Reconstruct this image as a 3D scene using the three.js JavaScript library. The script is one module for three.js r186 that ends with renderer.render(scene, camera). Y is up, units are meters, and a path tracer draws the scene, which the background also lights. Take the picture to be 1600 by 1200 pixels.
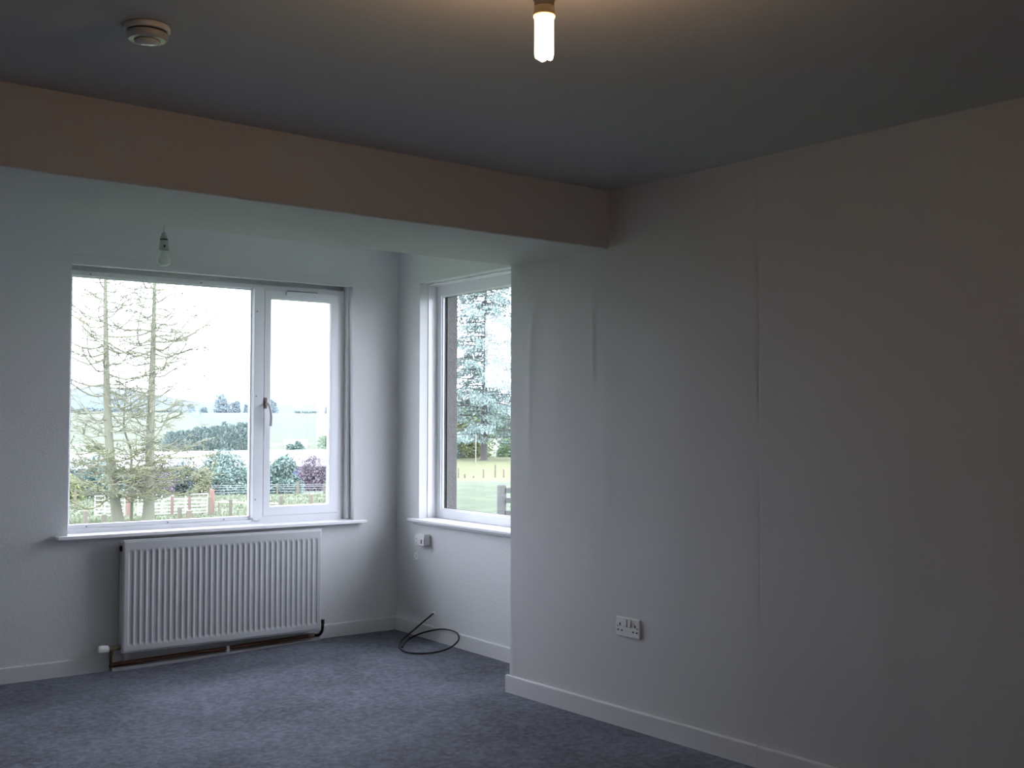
import * as THREE from 'three';
import { RoundedBoxGeometry } from 'three/addons/geometries/RoundedBoxGeometry.js';
import { mergeGeometries } from 'three/addons/utils/BufferGeometryUtils.js';
import { ImprovedNoise } from 'three/addons/math/ImprovedNoise.js';

// ---------------------------------------------------------------- camera, sky, exposure
const scene = new THREE.Scene();
const renderer = new THREE.WebGLRenderer({ antialias: true });
renderer.toneMapping = THREE.LinearToneMapping;
renderer.toneMappingExposure = 1.0;
renderer.shadowMap.enabled = true;

const EYE = 1.35, YAW = 0.6801, PITCH = 0.0334, ROLL = 0.0024;
const camera = new THREE.PerspectiveCamera(2 * Math.atan(600 / 1751.2) * 180 / Math.PI, 4 / 3, 0.05, 9000);
camera.position.set(0, EYE, 0);
camera.lookAt(Math.sin(YAW) * Math.cos(PITCH), EYE + Math.sin(PITCH), -Math.cos(YAW) * Math.cos(PITCH));
camera.rotateZ(ROLL);
scene.add(camera);

const SKY = 8.6;                                             // bright even overcast
scene.background = new THREE.Color().setRGB(0.90, 0.955, 1.12);
scene.backgroundIntensity = SKY;
scene.fog = new THREE.FogExp2(new THREE.Color().setRGB(0.92, 0.98, 1.0), 0.000034);   // damp haze over the valley

// ---------------------------------------------------------------- helpers
let seed = 7;
const rnd = () => { seed = (seed * 1664525 + 1013904223) >>> 0; return seed / 4294967296; };
const reseed = (n) => { seed = n >>> 0; };
const rr = (a, b) => a + (b - a) * rnd();
const noise = new ImprovedNoise();
const sm = (t) => { t = Math.min(1, Math.max(0, t)); return t * t * (3 - 2 * t); };
const lerp = THREE.MathUtils.lerp;
const used = {};
function numbered(n) { const k = used[n] = (used[n] ?? -1) + 1; return k ? n + '_' + String(k).padStart(3, '0') : n; }
function shade(o) { o.traverse((m) => { if (m.isMesh) { m.castShadow = true; m.receiveShadow = true; } }); return o; }
function tag(o, label, category, group, kind) {
  if (label) o.userData.label = label;
  if (category) o.userData.category = category;
  if (group) o.userData.group = group;
  if (kind) o.userData.kind = kind;
  return o;
}
function thing(name, label, category, pos = [0, 0, 0], rotY = 0, group) {
  const o = new THREE.Group(); o.name = numbered(name);
  o.position.set(...pos); o.rotation.y = rotY; scene.add(o);
  return tag(o, label, category, group);
}
function structure(name, label, pos = [0, 0, 0], rotY = 0) {
  const o = new THREE.Group(); o.name = numbered(name);
  o.position.set(...pos); o.rotation.y = rotY; scene.add(o);
  return tag(o, label, null, null, 'structure');
}
function part(name, geo, mat, parent, kind) {
  if (Array.isArray(geo)) geo = join(geo);
  const m = new THREE.Mesh(geo, mat); m.name = name; m.castShadow = m.receiveShadow = true;
  if (kind) m.userData.kind = kind;
  parent.add(m); return m;
}
function join(list) {
  const keep = ['position', 'normal', 'uv'];
  return mergeGeometries(list.map((g) => {
    g = g.index ? g.toNonIndexed() : g.clone();
    for (const k of Object.keys(g.attributes)) if (!keep.includes(k)) g.deleteAttribute(k);
    if (!g.attributes.uv) g.setAttribute('uv', new THREE.Float32BufferAttribute(new Float32Array(g.attributes.position.count * 2), 2));
    g.groups = []; g.clearGroups?.(); return g;
  }));
}
// a box given by its corners, uv in metres
function box(x0, x1, y0, y1, z0, z1, sx = 1, sy = 1, sz = 1) {
  const g = new THREE.BoxGeometry(x1 - x0, y1 - y0, z1 - z0, sx, sy, sz);
  g.translate((x0 + x1) / 2, (y0 + y1) / 2, (z0 + z1) / 2);
  return metreUV(g);
}
function rbox(x0, x1, y0, y1, z0, z1, r = 0.004, seg = 2) {
  const g = new RoundedBoxGeometry(x1 - x0, y1 - y0, z1 - z0, seg, Math.min(r, (x1 - x0) / 2.01, (y1 - y0) / 2.01, (z1 - z0) / 2.01));
  g.translate((x0 + x1) / 2, (y0 + y1) / 2, (z0 + z1) / 2);
  return g;
}
function metreUV(g) {
  const p = g.attributes.position, n = g.attributes.normal, uv = new Float32Array(p.count * 2);
  for (let i = 0; i < p.count; i++) {
    const ax = Math.abs(n.getX(i)), ay = Math.abs(n.getY(i)), az = Math.abs(n.getZ(i));
    const [u, v] = ay >= ax && ay >= az ? [p.getX(i), p.getZ(i)] : ax >= az ? [p.getZ(i), p.getY(i)] : [p.getX(i), p.getY(i)];
    uv[2 * i] = u; uv[2 * i + 1] = v;
  }
  g.setAttribute('uv', new THREE.BufferAttribute(uv, 2)); return g;
}
function ring(pts, holes, depth, z0, bevel = 0) {           // a flat outline with holes, extruded towards +z from z0
  const s = new THREE.Shape(pts.map((p) => new THREE.Vector2(...p)));
  for (const h of holes) s.holes.push(new THREE.Path(h.map((p) => new THREE.Vector2(...p))));
  const g = new THREE.ExtrudeGeometry(s, { depth: depth - 2 * bevel, bevelEnabled: bevel > 0, bevelSize: bevel, bevelThickness: bevel, bevelOffset: -bevel, bevelSegments: 2 });
  g.translate(0, 0, z0 + bevel); return g;
}
const rect = (x0, x1, y0, y1) => [[x0, y0], [x1, y0], [x1, y1], [x0, y1]];
const rectH = (x0, x1, y0, y1) => [[x0, y0], [x0, y1], [x1, y1], [x1, y0]];
const V = (x, y, z) => new THREE.Vector3(x, y, z);
function tube(pts, r, seg = 12, rad = 6, taper) {
  const c = new THREE.CatmullRomCurve3(pts.map((p) => p.isVector3 ? p : V(...p)));
  const g = new THREE.TubeGeometry(c, seg, r, rad, false);
  if (taper !== undefined) {
    const p = g.attributes.position;
    for (let i = 0; i <= seg; i++) {
      const k = lerp(1, taper, i / seg), q = c.getPointAt(i / seg);
      for (let j = 0; j <= rad; j++) {
        const n = i * (rad + 1) + j;
        p.setXYZ(n, q.x + (p.getX(n) - q.x) * k, q.y + (p.getY(n) - q.y) * k, q.z + (p.getZ(n) - q.z) * k);
      }
    }
  }
  return g;
}
function rod(a, b, r, rad = 10) {
  a = V(...a); b = V(...b);
  const d = b.clone().sub(a), g = new THREE.CylinderGeometry(r, r, d.length(), rad);
  g.applyQuaternion(new THREE.Quaternion().setFromUnitVectors(V(0, 1, 0), d.normalize()));
  g.translate((a.x + b.x) / 2, (a.y + b.y) / 2, (a.z + b.z) / 2); return g;
}
const lathe = (pts, n = 32) => new THREE.LatheGeometry(pts.map((p) => new THREE.Vector2(...p)), n);

// ---------------------------------------------------------------- textures
function periodic(size, octaves, base, s) {                 // tileable value noise, 0..1
  const out = new Float32Array(size * size); let amp = 1, total = 0;
  reseed(s);
  for (let o = 0, n = base; o < octaves; o++, n *= 2, amp *= 0.55) {
    const lat = new Float32Array(n * n).map(() => rnd()); total += amp;
    for (let y = 0; y < size; y++) for (let x = 0; x < size; x++) {
      const fx = x / size * n, fy = y / size * n, x0 = Math.floor(fx), y0 = Math.floor(fy), tx = sm(fx - x0), ty = sm(fy - y0);
      const a = lat[(y0 % n) * n + x0 % n], b = lat[(y0 % n) * n + (x0 + 1) % n], c = lat[((y0 + 1) % n) * n + x0 % n], d = lat[((y0 + 1) % n) * n + (x0 + 1) % n];
      out[y * size + x] += amp * lerp(lerp(a, b, tx), lerp(c, d, tx), ty);
    }
  }
  return out.map((v) => v / total);
}
function texture(size, fn, metres, color) {
  const d = new Uint8Array(size * size * 4);
  for (let i = 0; i < size * size; i++) { const c = fn(i); d[4 * i] = c[0]; d[4 * i + 1] = c[1]; d[4 * i + 2] = c[2]; d[4 * i + 3] = 255; }
  const t = new THREE.DataTexture(d, size, size); t.wrapS = t.wrapT = THREE.RepeatWrapping;
  t.magFilter = THREE.LinearFilter; t.minFilter = THREE.LinearMipmapLinearFilter; t.generateMipmaps = true;
  t.repeat.set(1 / metres[0], 1 / metres[1]); if (color) t.colorSpace = THREE.SRGBColorSpace; t.needsUpdate = true; return t;
}
const n1 = periodic(512, 5, 16, 11), n2 = periodic(512, 4, 64, 23), n3 = periodic(512, 6, 4, 31), n4 = periodic(256, 3, 64, 41);
const grey = (a, lo, hi) => (i) => { const v = lo + (hi - lo) * Math.min(1, Math.max(0, a(i))); return [v, v, v]; };
const plasterBump = texture(512, grey((i) => 0.6 * n2[i] + 0.4 * n1[i], 0, 255), [0.5, 0.5]);
const paperBump = texture(512, grey((i) => 0.75 * n3[i] + 0.25 * n2[i], 0, 255), [0.22, 1.1]);
const carpetMap = texture(512, (i) => {
  const v = 0.62 + 0.36 * (n3[i] - 0.5) + 0.5 * (n2[i] - 0.5);
  return [104 * v + 40, 106 * v + 42, 121 * v + 44];
}, [1.3, 1.3], true);
const carpetBump = texture(256, grey((i) => n4[i], 0, 255), [0.16, 0.16]);
const grassMap = (a, b, m, s) => { const t = periodic(256, 5, 8, s); return texture(256, (i) => { const k = Math.min(1, Math.max(0, (t[i] - 0.5) * 2 + 0.5)); return [0, 1, 2].map((c) => lerp(a[c], b[c], k)); }, m, true); };

// ---------------------------------------------------------------- materials
const std = (r, g, b, roughness = 0.6, more = {}) => { const m = new THREE.MeshStandardMaterial({ roughness, ...more }); m.color.setRGB(r, g, b); return m; };
const M = {
  plaster: std(0.66, 0.664, 0.67, 0.75, { bumpMap: plasterBump, bumpScale: 0.0016 }),
  paper: std(0.60, 0.597, 0.59, 0.62, { bumpMap: paperBump, bumpScale: 0.0012 }),
  beam: std(0.69, 0.68, 0.66, 0.75, { bumpMap: plasterBump, bumpScale: 0.0016 }),
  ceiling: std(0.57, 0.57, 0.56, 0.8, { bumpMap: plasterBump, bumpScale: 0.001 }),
  render: std(0.085, 0.083, 0.077, 0.95, { bumpMap: plasterBump, bumpScale: 0.006 }),
  carpet: std(1, 1, 1, 1, { map: carpetMap, bumpMap: carpetBump, bumpScale: 0.004 }),
  skirting: std(0.66, 0.66, 0.66, 0.35),
  gloss: std(0.84, 0.84, 0.85, 0.22),
  upvc: std(0.80, 0.81, 0.84, 0.3),
  gasket: std(0.03, 0.03, 0.03, 0.6),
  radiator: std(0.54, 0.545, 0.55, 0.35),
  darkMetal: std(0.035, 0.03, 0.03, 0.5, { metalness: 0.4 }),
  copper: std(0.16, 0.085, 0.055, 0.55, { metalness: 0.6 }),
  brass: std(0.20, 0.15, 0.09, 0.5, { metalness: 0.6 }),
  plastic: std(0.78, 0.78, 0.76, 0.35),
  black: std(0.01, 0.01, 0.012, 0.4),
  slot: std(0.015, 0.015, 0.018, 0.7),
  grey: std(0.25, 0.25, 0.26, 0.6),
  glass: new THREE.MeshPhysicalMaterial({ color: 0xffffff, roughness: 0, metalness: 0, transmission: 1, thickness: 0, ior: 1.5, side: THREE.DoubleSide }),
};

// ---------------------------------------------------------------- places (metres; y up, the room's long wall along z)
const XR = 3.545;                       // face of the right wall
const ZF = -3.680, ZP = -4.391;         // room side and bay side of the old outer wall
const YB = 2.137, YC = 2.403;           // underside of the beam, ceiling
const XL = -2.2, ZR = 2.2;              // the unseen walls of the room
const BX = 4.0354, BZ = -6.1817, BA = -0.0469;   // corner and turn of the bay
const bc = Math.cos(BA), bs = Math.sin(BA);
const bay = (x, y, z) => [BX + bc * x + bs * z, y, BZ - bs * x + bc * z];
const YBC = 2.56;                       // ceiling of the bay, higher than the room's
const BL = -4.4;                       // left wall of the bay, bay coordinates
const sagAt = (x, z) => { const dx = x - BX, dz = z - BZ, lx = bc * dx - bs * dz; return -0.033 * sm((-0.45 - lx) / 1.3); };
// a thing standing in the bay; its parts are given in bay coordinates
function bayThing(name, label, category, o, group) { const t = thing(name, label, category, bay(...o), BA, group); t.userData.o = o; return t; }
function bayStructure(name, label, o = [0, 0, 0]) { const t = structure(name, label, bay(...o), BA); t.userData.o = o; return t; }
function bpart(name, geo, mat, parent, sub) {
  if (Array.isArray(geo)) geo = join(geo); else geo = geo.clone();
  let root = parent; while (!root.userData.o) root = root.parent;
  const o = root.userData.o; geo.translate(-o[0], -o[1], -o[2]);
  return part(name, geo, mat, parent, sub);
}

// ---------------------------------------------------------------- the room
{
  const g = new THREE.BoxGeometry(7.4, 0.2, 10.2, 74, 1, 102); g.translate(1.1, -0.1, -2.0);
  const p = g.attributes.position;
  for (let i = 0; i < p.count; i++) if (p.getY(i) > -0.05) p.setY(i, sagAt(p.getX(i), p.getZ(i)));
  g.computeVertexNormals(); metreUV(g);
  const f = tag(part('floor', g, M.carpet, scene), 'slate blue-grey carpet covering the room and the bay', null, null, 'structure');
}
tag(part('ceiling', box(XL - 0.2, XR + 0.4, YC, YC + 0.2, ZF - 0.05, ZR + 0.2), M.ceiling, scene), 'plain white ceiling of the room', null, null, 'structure');
{
  const s = bayStructure('ceiling_bay', 'white ceiling of the window bay behind the beam');
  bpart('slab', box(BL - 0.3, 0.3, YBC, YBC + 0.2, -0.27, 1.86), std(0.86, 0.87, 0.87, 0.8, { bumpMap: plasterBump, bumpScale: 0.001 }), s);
}
tag(part('wall_left', box(XL - 0.2, XL, -0.2, YC + 0.1, ZF - 0.6, ZR + 0.2), M.plaster, scene), 'plain wall on the unseen side of the room', null, null, 'structure');
tag(part('wall_rear', box(XL, XR + 0.4, -0.2, YC + 0.1, ZR, ZR + 0.2), M.plaster, scene), 'plain wall behind the viewer', null, null, 'structure');
tag(part('wall_front', box(XL - 0.1, -0.38, -0.2, YBC + 0.15, ZP, ZF), M.plaster, scene), 'old outer wall left of the bay opening', null, null, 'structure');
tag(part('beam', [rbox(-0.40, XR + 0.02, YB, YBC + 0.15, ZP, ZF, 0.008, 3)], M.beam, scene), 'deep plastered beam over the opening to the bay', null, null, 'structure');

// right wall: core with two papered panels that meet at an upright joint
{
  const w = structure('wall_right', 'long papered wall on the right with an upright joint', [XR, 0, ZP]);
  part('core', box(0.012, 0.42, -0.2, YBC + 0.15, 0, ZR - ZP), M.paper, w);
  const bulge = (y, z) => {                              // loose lining paper: long shallow waves, a crease near the free edge, seams
    let d = 0.0016 * noise.noise(z * 2.1, y * 0.5, 3.1) + 0.0012 * noise.noise(z * 6.3, y * 0.8, 8.2) + 0.0007 * noise.noise(z * 16, y * 0.35, 1.2);
    const zc = -4.245 + 0.075 * Math.pow(Math.max(0, (y - 1.55) / 0.5), 2);
    d += 0.0022 * Math.exp(-Math.pow((z - zc) / 0.022, 2)) * sm((y - 0.9) / 0.6) * sm((2.05 - y) / 0.15);
    d += 0.0022 * Math.exp(-Math.pow((z + 3.79) / 0.014, 2)) * sm((y - 1.45) / 0.25) * sm((2.1 - y) / 0.3);
    d += 0.0008 * sm((z + 4.07) / 0.012) - 0.0008 * sm((z + 3.0) / 0.5);
    d += 0.0045 * Math.exp(-Math.pow((z + ZP * -1 - 0.02) / 0.03, 2)) * sm((0.45 - y) / 0.4);
    return d;
  };
  const panel = (z0, z1, nz, lift) => {
    const ny = 90, pos = [], idx = [], uv = [];
    for (let j = 0; j <= ny; j++) for (let i = 0; i <= nz; i++) {
      const y = lerp(0, YC + 0.05, j / ny), z = z0 + (z1 - z0) * (i / nz) * (nz > 200 ? Math.pow(i / nz, 0.6) : 1);
      const edge = Math.min(1, Math.abs(z - z0) / 0.006, Math.abs(z1 - z) / 0.006);
      pos.push(-(lift + bulge(y, z)) + (1 - edge) * 0.0006, y, z - ZP); uv.push(z, y);
    }
    for (let j = 0; j < ny; j++) for (let i = 0; i < nz; i++) { const a = j * (nz + 1) + i, b = a + nz + 1; idx.push(a, b, a + 1, a + 1, b, b + 1); }
    const g = new THREE.BufferGeometry();
    g.setAttribute('position', new THREE.Float32BufferAttribute(pos, 3)); g.setAttribute('uv', new THREE.Float32BufferAttribute(uv, 2)); g.setIndex(idx); g.computeVertexNormals();
    if (g.attributes.normal.getX(50) > 0) { g.setIndex(idx.map((_, k) => idx[k - k % 3 + 2 - k % 3])); g.computeVertexNormals(); }
    const back = box(0.0041, 0.013, 0, YC + 0.05, z0 - ZP, z1 - ZP);
    return join([g, back]);
  };
  part('panel', panel(ZP, -2.8312, 195, 0.0016), M.paper, w);
  part('panel', panel(-2.8308, ZR - 0.01, 260, 0.0012), M.paper, w);
}
// skirting board: straight length along z or x, profile with eased top
function skirting(len, h = 0.085, t = 0.018) {
  const s = new THREE.Shape(); s.moveTo(0, -0.04); s.lineTo(t, -0.04); s.lineTo(t, h - 0.006); s.quadraticCurveTo(t, h, t - 0.006, h); s.lineTo(0, h); s.closePath();
  const g = new THREE.ExtrudeGeometry(s, { depth: len, bevelEnabled: false, curveSegments: 4 }); return g;
}
{
  const add = (name, label, z0, z1, dx, h) => {
    const g = skirting(z1 - z0, h); g.rotateY(Math.PI); g.translate(0, 0, z1 - z0);
    const m = part(name, g, M.skirting, scene); m.position.set(XR - dx, 0, z0);
    return tag(m, label, null, null, 'structure');
  };
  add('baseboard_right', 'white skirting board under the papered wall by the bay', ZP - 0.018, -2.836, 0, 0.0855);
  add('baseboard_right', 'white skirting board right of the upright wall joint', -2.833, ZR - 0.001, 0.001, 0.0845);
  const b = skirting(0.40, 0.0855); b.rotateY(Math.PI / 2);       // round the end of the wall
  const m = part('baseboard_jamb', b, M.skirting, scene); m.position.set(XR - 0.0175, 0, ZP + 0.0005); m.rotation.y = 0; m.geometry.rotateY(Math.PI); m.geometry.translate(0.4, 0, 0);
  tag(m, 'white skirting return at the end of the papered wall', null, null, 'structure');
}

// ---------------------------------------------------------------- the bay walls
const W1 = { x0: -2.067, x1: -0.3435, y0: 0.709, y1: 2.22 };      // clear opening of the main window
const W2 = { z0: 0.275, z1: 1.50, y0: 0.716, y1: 2.22 };          // and of the side window
{
  const w = bayStructure('wall_bay_back', 'white wall of the bay round the main window');
  const hole = [[W1.x0, W1.y0 - 0.001], [W1.x0, W1.y1 + 0.04], [-0.334, W1.y1 + 0.04], [-0.314, W1.y0 - 0.001]];
  bpart('plaster', ring(rect(BL - 0.25, 0.25, -0.2, YBC + 0.05), [hole], 0.16, -0.16), M.plaster, w);
  bpart('outer_leaf', ring(rect(BL - 0.28, 0.28, -1.6, YBC + 0.25), [rectH(W1.x0 - 0.03, W1.x1 + 0.06, W1.y0 + 0.02, W1.y1 - 0.05)], 0.10, -0.2605), M.render, w);
}
function sideWall(name, label, flip) {
  const w = bayStructure(name, label, [flip ? BL : 0, 0, 0]);
  const k = flip ? -1 : 1, ox = flip ? BL : 0;
  // drawn in (z, y), extruded outwards along x
  const turn = (g) => { g.rotateY(Math.PI / 2); g.scale(k, 1, -1); const i = g.index; if (k > 0) flipFaces(g); g.translate(ox, 0, 0); return g; };
  const wallG = ring(rect(0, 1.86, -0.2, YBC + 0.05), [rectH(W2.z0, W2.z1, W2.y0 - 0.001, W2.y1 + 0.008)], 0.16, 0);
  const outG = ring(rect(-0.16, 1.9, -1.6, YBC + 0.25), [rectH(W2.z0 + 0.075, W2.z1 - 0.075, W2.y0 + 0.06, W2.y1 - 0.04)], 0.075, 0.1605);
  bpart('plaster', turn(wallG), M.plaster, w);
  const o = turn(outG);
  bpart('outer_leaf', o, M.render, w);
  return w;
}
function flipFaces(g) {
  const p = g.attributes;
  for (const a of Object.values(p)) { const s = a.itemSize, b = a.array; for (let t = 0; t + 2 < a.count; t += 3) for (let c = 0; c < s; c++) { const q = b[(t + 1) * s + c]; b[(t + 1) * s + c] = b[(t + 2) * s + c]; b[(t + 2) * s + c] = q; } }
  return g;
}
{ // flat roof of the bay with eaves that stand out over both windows
  const w = bayStructure('roof_bay', 'flat roof of the bay with projecting eaves', [0, YBC + 0.2, 0]);
  bpart('deck', box(BL - 0.6, 0.80, YBC + 0.20, YBC + 0.36, -0.86, 1.9), M.render, w);
  bpart('soffit', box(BL - 0.58, 0.78, YBC + 0.18, YBC + 0.205, -0.84, 1.88), std(0.35, 0.35, 0.35, 0.8), w);
}
const wallSide = sideWall('wall_bay_right', 'white side wall of the bay with the narrow window', false);
{
  const w = bayStructure('wall_bay_left', 'white side wall of the bay out of view', [BL, 0, 0]);
  bpart('plaster', box(BL - 0.24, BL, -0.2, YBC + 0.05, -0.1, 1.86), M.plaster, w);
}
{ // scrap of old paper left on the wall under the telephone box
  reseed(5); const s = new THREE.Shape(), n = 17;
  for (let i = 0; i < n; i++) { const a = i / n * 2 * Math.PI, r = rr(0.55, 1.05); const x = 0.242 + Math.cos(a) * 0.034 * r, y = 0.495 + Math.sin(a) * 0.030 * r; i ? s.lineTo(x, y) : s.moveTo(x, y); }
  const h = new THREE.Path(); for (let i = 0; i < 7; i++) { const a = -i / 7 * 2 * Math.PI; const x = 0.243 + Math.cos(a) * 0.012 * rr(0.6, 1), y = 0.497 + Math.sin(a) * 0.011 * rr(0.6, 1); i ? h.lineTo(x, y) : h.moveTo(x, y); }
  s.holes.push(h);
  const g = new THREE.ExtrudeGeometry(s, { depth: 0.0012, bevelEnabled: false }); g.rotateY(-Math.PI / 2); 
  g.translate(-0.0001, 0, 0);
  const m = bpart('paper_scrap', g, std(0.88, 0.88, 0.87, 0.9), wallSide); tag(m, 'torn scrap of pale paper');
}
{ // skirtings of the bay
  const back = (name, label, x0, x1, h, y) => {
    const g = skirting(x1 - x0 - 0.004, h - 0.0); g.rotateY(-Math.PI / 2); g.scale(1, 1, 1); g.translate(x1 - x0 - 0.002, y, 0);
    const o = structure(name, label, bay(x0, 0, 0), BA); o.userData.o = [x0, 0, 0]; part('board', g, M.skirting, o);
  };
  back('baseboard_back', 'white skirting board from the radiator to the bay corner', -0.56, -0.001, 0.0835, 0);
  back('baseboard_back', 'white skirting board left of the radiator', BL, -1.835, 0.083, -0.033);
  const g = skirting(1.79, 0.0835); g.rotateY(Math.PI); g.translate(0, 0, 1.79);
  const o = structure('baseboard_side', 'white skirting board under the narrow side window', bay(0, 0, 0.0), BA); part('board', g, M.skirting, o);
}

// ---------------------------------------------------------------- windows
function glassBox(x0, x1, y0, y1, z) { return new THREE.PlaneGeometry(x1 - x0, y1 - y0).translate((x0 + x1) / 2, (y0 + y1) / 2, z); }
{
  const w = bayStructure('window_1', 'wide white window with a fixed pane and a casement', [-1.2, W1.y0, 0]);
  const yb = 0.770, yt = 2.158, fx0 = -2.040, fx1 = -0.972, cx0 = -0.897, cx1 = -0.395;
  bpart('frame', [ring(rect(W1.x0 - 0.01, W1.x1 + 0.012, 0.72, 2.190), [rectH(fx0, fx1, yb - 0.022, yt), rectH(cx0, cx1, yb, yt)], 0.062, -0.152, 0.004)], M.upvc, w);
  const bd = (x0, x1, y0, y1, t, z0, z1) => ring(rect(x0, x1, y0, y1), [rectH(x0 + t, x1 - t, y0 + t, y1 - t)], z1 - z0, z0, 0.003);
  bpart('glazing_bead', ring(rect(fx0 - 0.002, fx1 + 0.002, yb - 0.024, yt + 0.002), [rectH(fx0 + 0.008, fx1 - 0.008, yb + 0.002, yt - 0.008)], 0.024, -0.126, 0.003), M.upvc, w);
  bpart('pane', glassBox(fx0, fx1, yb, yt, -0.126), M.glass, w);
  // cover strip on the mullion with a clipped lower end
  bpart('mullion_cover', ring([[-0.955, 0.742], [-0.915, 0.742], [-0.902, 0.762], [-0.902, 2.180], [-0.968, 2.180], [-0.968, 0.766]], [], 0.014, -0.093, 0.004), M.upvc, w);
  const sash = bpart('sash', ring(rect(cx0 - 0.004, cx1 + 0.004, yb - 0.004, yt + 0.004), [rectH(cx0 + 0.044, cx1 - 0.052, yb + 0.054, yt - 0.054)], 0.054, -0.134, 0.006), M.upvc, w);
  bpart('glazing_bead', bd(cx0 + 0.037, cx1 - 0.045, yb + 0.046, yt - 0.046, 0.010, -0.118, -0.089), M.upvc, sash);
  bpart('pane', glassBox(cx0 + 0.042, cx1 - 0.05, yb + 0.052, yt - 0.052, -0.116), M.glass, sash);
  // handle: plate and a lever curving into the room
  const hnd = bpart('handle', [rbox(-0.899, -0.880, 1.425, 1.492, -0.084, -0.074, 0.003)], std(0.16, 0.12, 0.10, 0.5), sash);
  bpart('vent', [rbox(-0.760, -0.540, 2.130, 2.156, -0.084, -0.064, 0.004)], M.upvc, sash);
  bpart('vent_slot', [box(-0.752, -0.548, 2.154, 2.162, -0.080, -0.066)], M.grey, sash);
  const lever = new THREE.TubeGeometry(new THREE.CatmullRomCurve3([V(-0.886, 1.455, -0.078), V(-0.884, 1.455, -0.055), V(-0.879, 1.438, -0.040), V(-0.872, 1.40, -0.036), V(-0.868, 1.355, -0.040), V(-0.868, 1.325, -0.046)]), 24, 0.0085, 10);
  bpart('lever', [lever, new THREE.SphereGeometry(0.0085, 10, 8).translate(-0.868, 1.325, -0.046)], std(0.55, 0.54, 0.57, 0.35), sash);
  const caps = [[-0.950, 2.02, -0.078], [-0.950, 1.50, -0.078], [-0.950, 0.87, -0.078], [-1.94, 0.758, -0.101], [-1.48, 0.758, -0.101], [-1.14, 0.758, -0.101], [-1.94, 2.17, -0.089], [-1.3, 2.17, -0.089]];
  for (const [x, y, z] of caps) bpart('screw_cap', new THREE.CylinderGeometry(0.0045, 0.0045, 0.003, 10).rotateX(Math.PI / 2).translate(x, y, z), M.grey, w);
  // lining of the reveal and the plaster lip above
  bpart('reveal_lining', [rbox(W1.x1 - 0.001, -0.326, 0.729, 2.224, -0.094, -0.05, 0.002)], M.gloss, w);
  bpart('head_lining', box(W1.x0 + 0.001, -0.335, 2.186, 2.259, -0.1595, -0.146), M.gloss, w);
  bpart('head_lip', rbox(W1.x0 - 0.004, -0.331, W1.y1 - 0.012, W1.y1 + 0.045, -0.032, 0.0015, 0.004, 3), M.plaster, w);
  const sill = bpart('window_sill', [rbox(-2.131, -0.252, 0.704, 0.724, 0.0, 0.062, 0.004, 3), box(W1.x0 + 0.001, -0.316, 0.704, 0.7238, -0.15, 0.03)], M.gloss, w);
  bpart('sill_moulding', rbox(-2.105, -0.28, 0.696, 0.7045, -0.002, 0.022, 0.003, 3), M.gloss, w);
}
function sideWindow(name, label, flip) {
  const ox = flip ? BL : 0, k = flip ? -1 : 1;
  const w = bayStructure(name, label, [ox, W2.y0, 0.89]);
  // in (z, y), depth away from the room
  const turn = (g) => { if (g.index) g = g.toNonIndexed(); g.rotateY(Math.PI / 2); g.scale(k, 1, -1); if (k > 0) flipFaces(g); g.translate(ox, 0, 0); return g; };
  const B = (z0, z1, y0, y1, d0, d1, r = 0.003) => { const g = rbox(Math.min(k * d0, k * d1), Math.max(k * d0, k * d1), y0, y1, z0, z1, r); g.translate(ox, 0, 0); return g; };
  const z0 = W2.z0, z1 = W2.z1, y1 = W2.y1;
  bpart('reveal_lining', [B(z0 - 0.004, z0 + 0.006, 0.735, y1 + 0.002, 0.06, 0.128), B(z1 - 0.006, z1 + 0.004, 0.735, y1 + 0.002, 0.06, 0.128), B(z0, z1, y1 - 0.004, y1 + 0.006, 0.06, 0.128)], M.gloss, w);
  bpart('frame', turn(ring(rect(z0 - 0.01, z1 + 0.01, 0.735, y1 + 0.004), [rectH(z0 + 0.058, z1 - 0.058, 0.79, 2.15)], 0.05, 0.122, 0.004)), M.upvc, w);
  bpart('glazing_bead', turn(ring(rect(z0 + 0.05, z1 - 0.05, 0.782, 2.158), [rectH(z0 + 0.066, z1 - 0.066, 0.798, 2.142)], 0.016, 0.132, 0.003)), M.upvc, w);
  bpart('gasket', turn(ring(rect(z0 + 0.064, z1 - 0.064, 0.796, 2.144), [rectH(z0 + 0.069, z1 - 0.069, 0.80, 2.140)], 0.006, 0.146)), M.gasket, w);
  bpart('pane', new THREE.PlaneGeometry(z1 - z0 - 0.11, 1.36).rotateY(Math.PI / 2).translate(ox + k * 0.155, 1.47, (z0 + z1) / 2), M.glass, w);
  bpart('window_sill', [B(0.206, 1.568, 0.717, 0.736, 0.0, -0.052, 0.006), B(z0 + 0.001, z1 - 0.001, 0.716, 0.7358, 0.15, -0.03)], M.gloss, w);
  bpart('sill_moulding', B(0.232, 1.542, 0.701, 0.7175, 0.001, -0.026, 0.006), M.gloss, w);
}
sideWindow('window_2', 'narrow white fixed window in the bay side wall', false);

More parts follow.
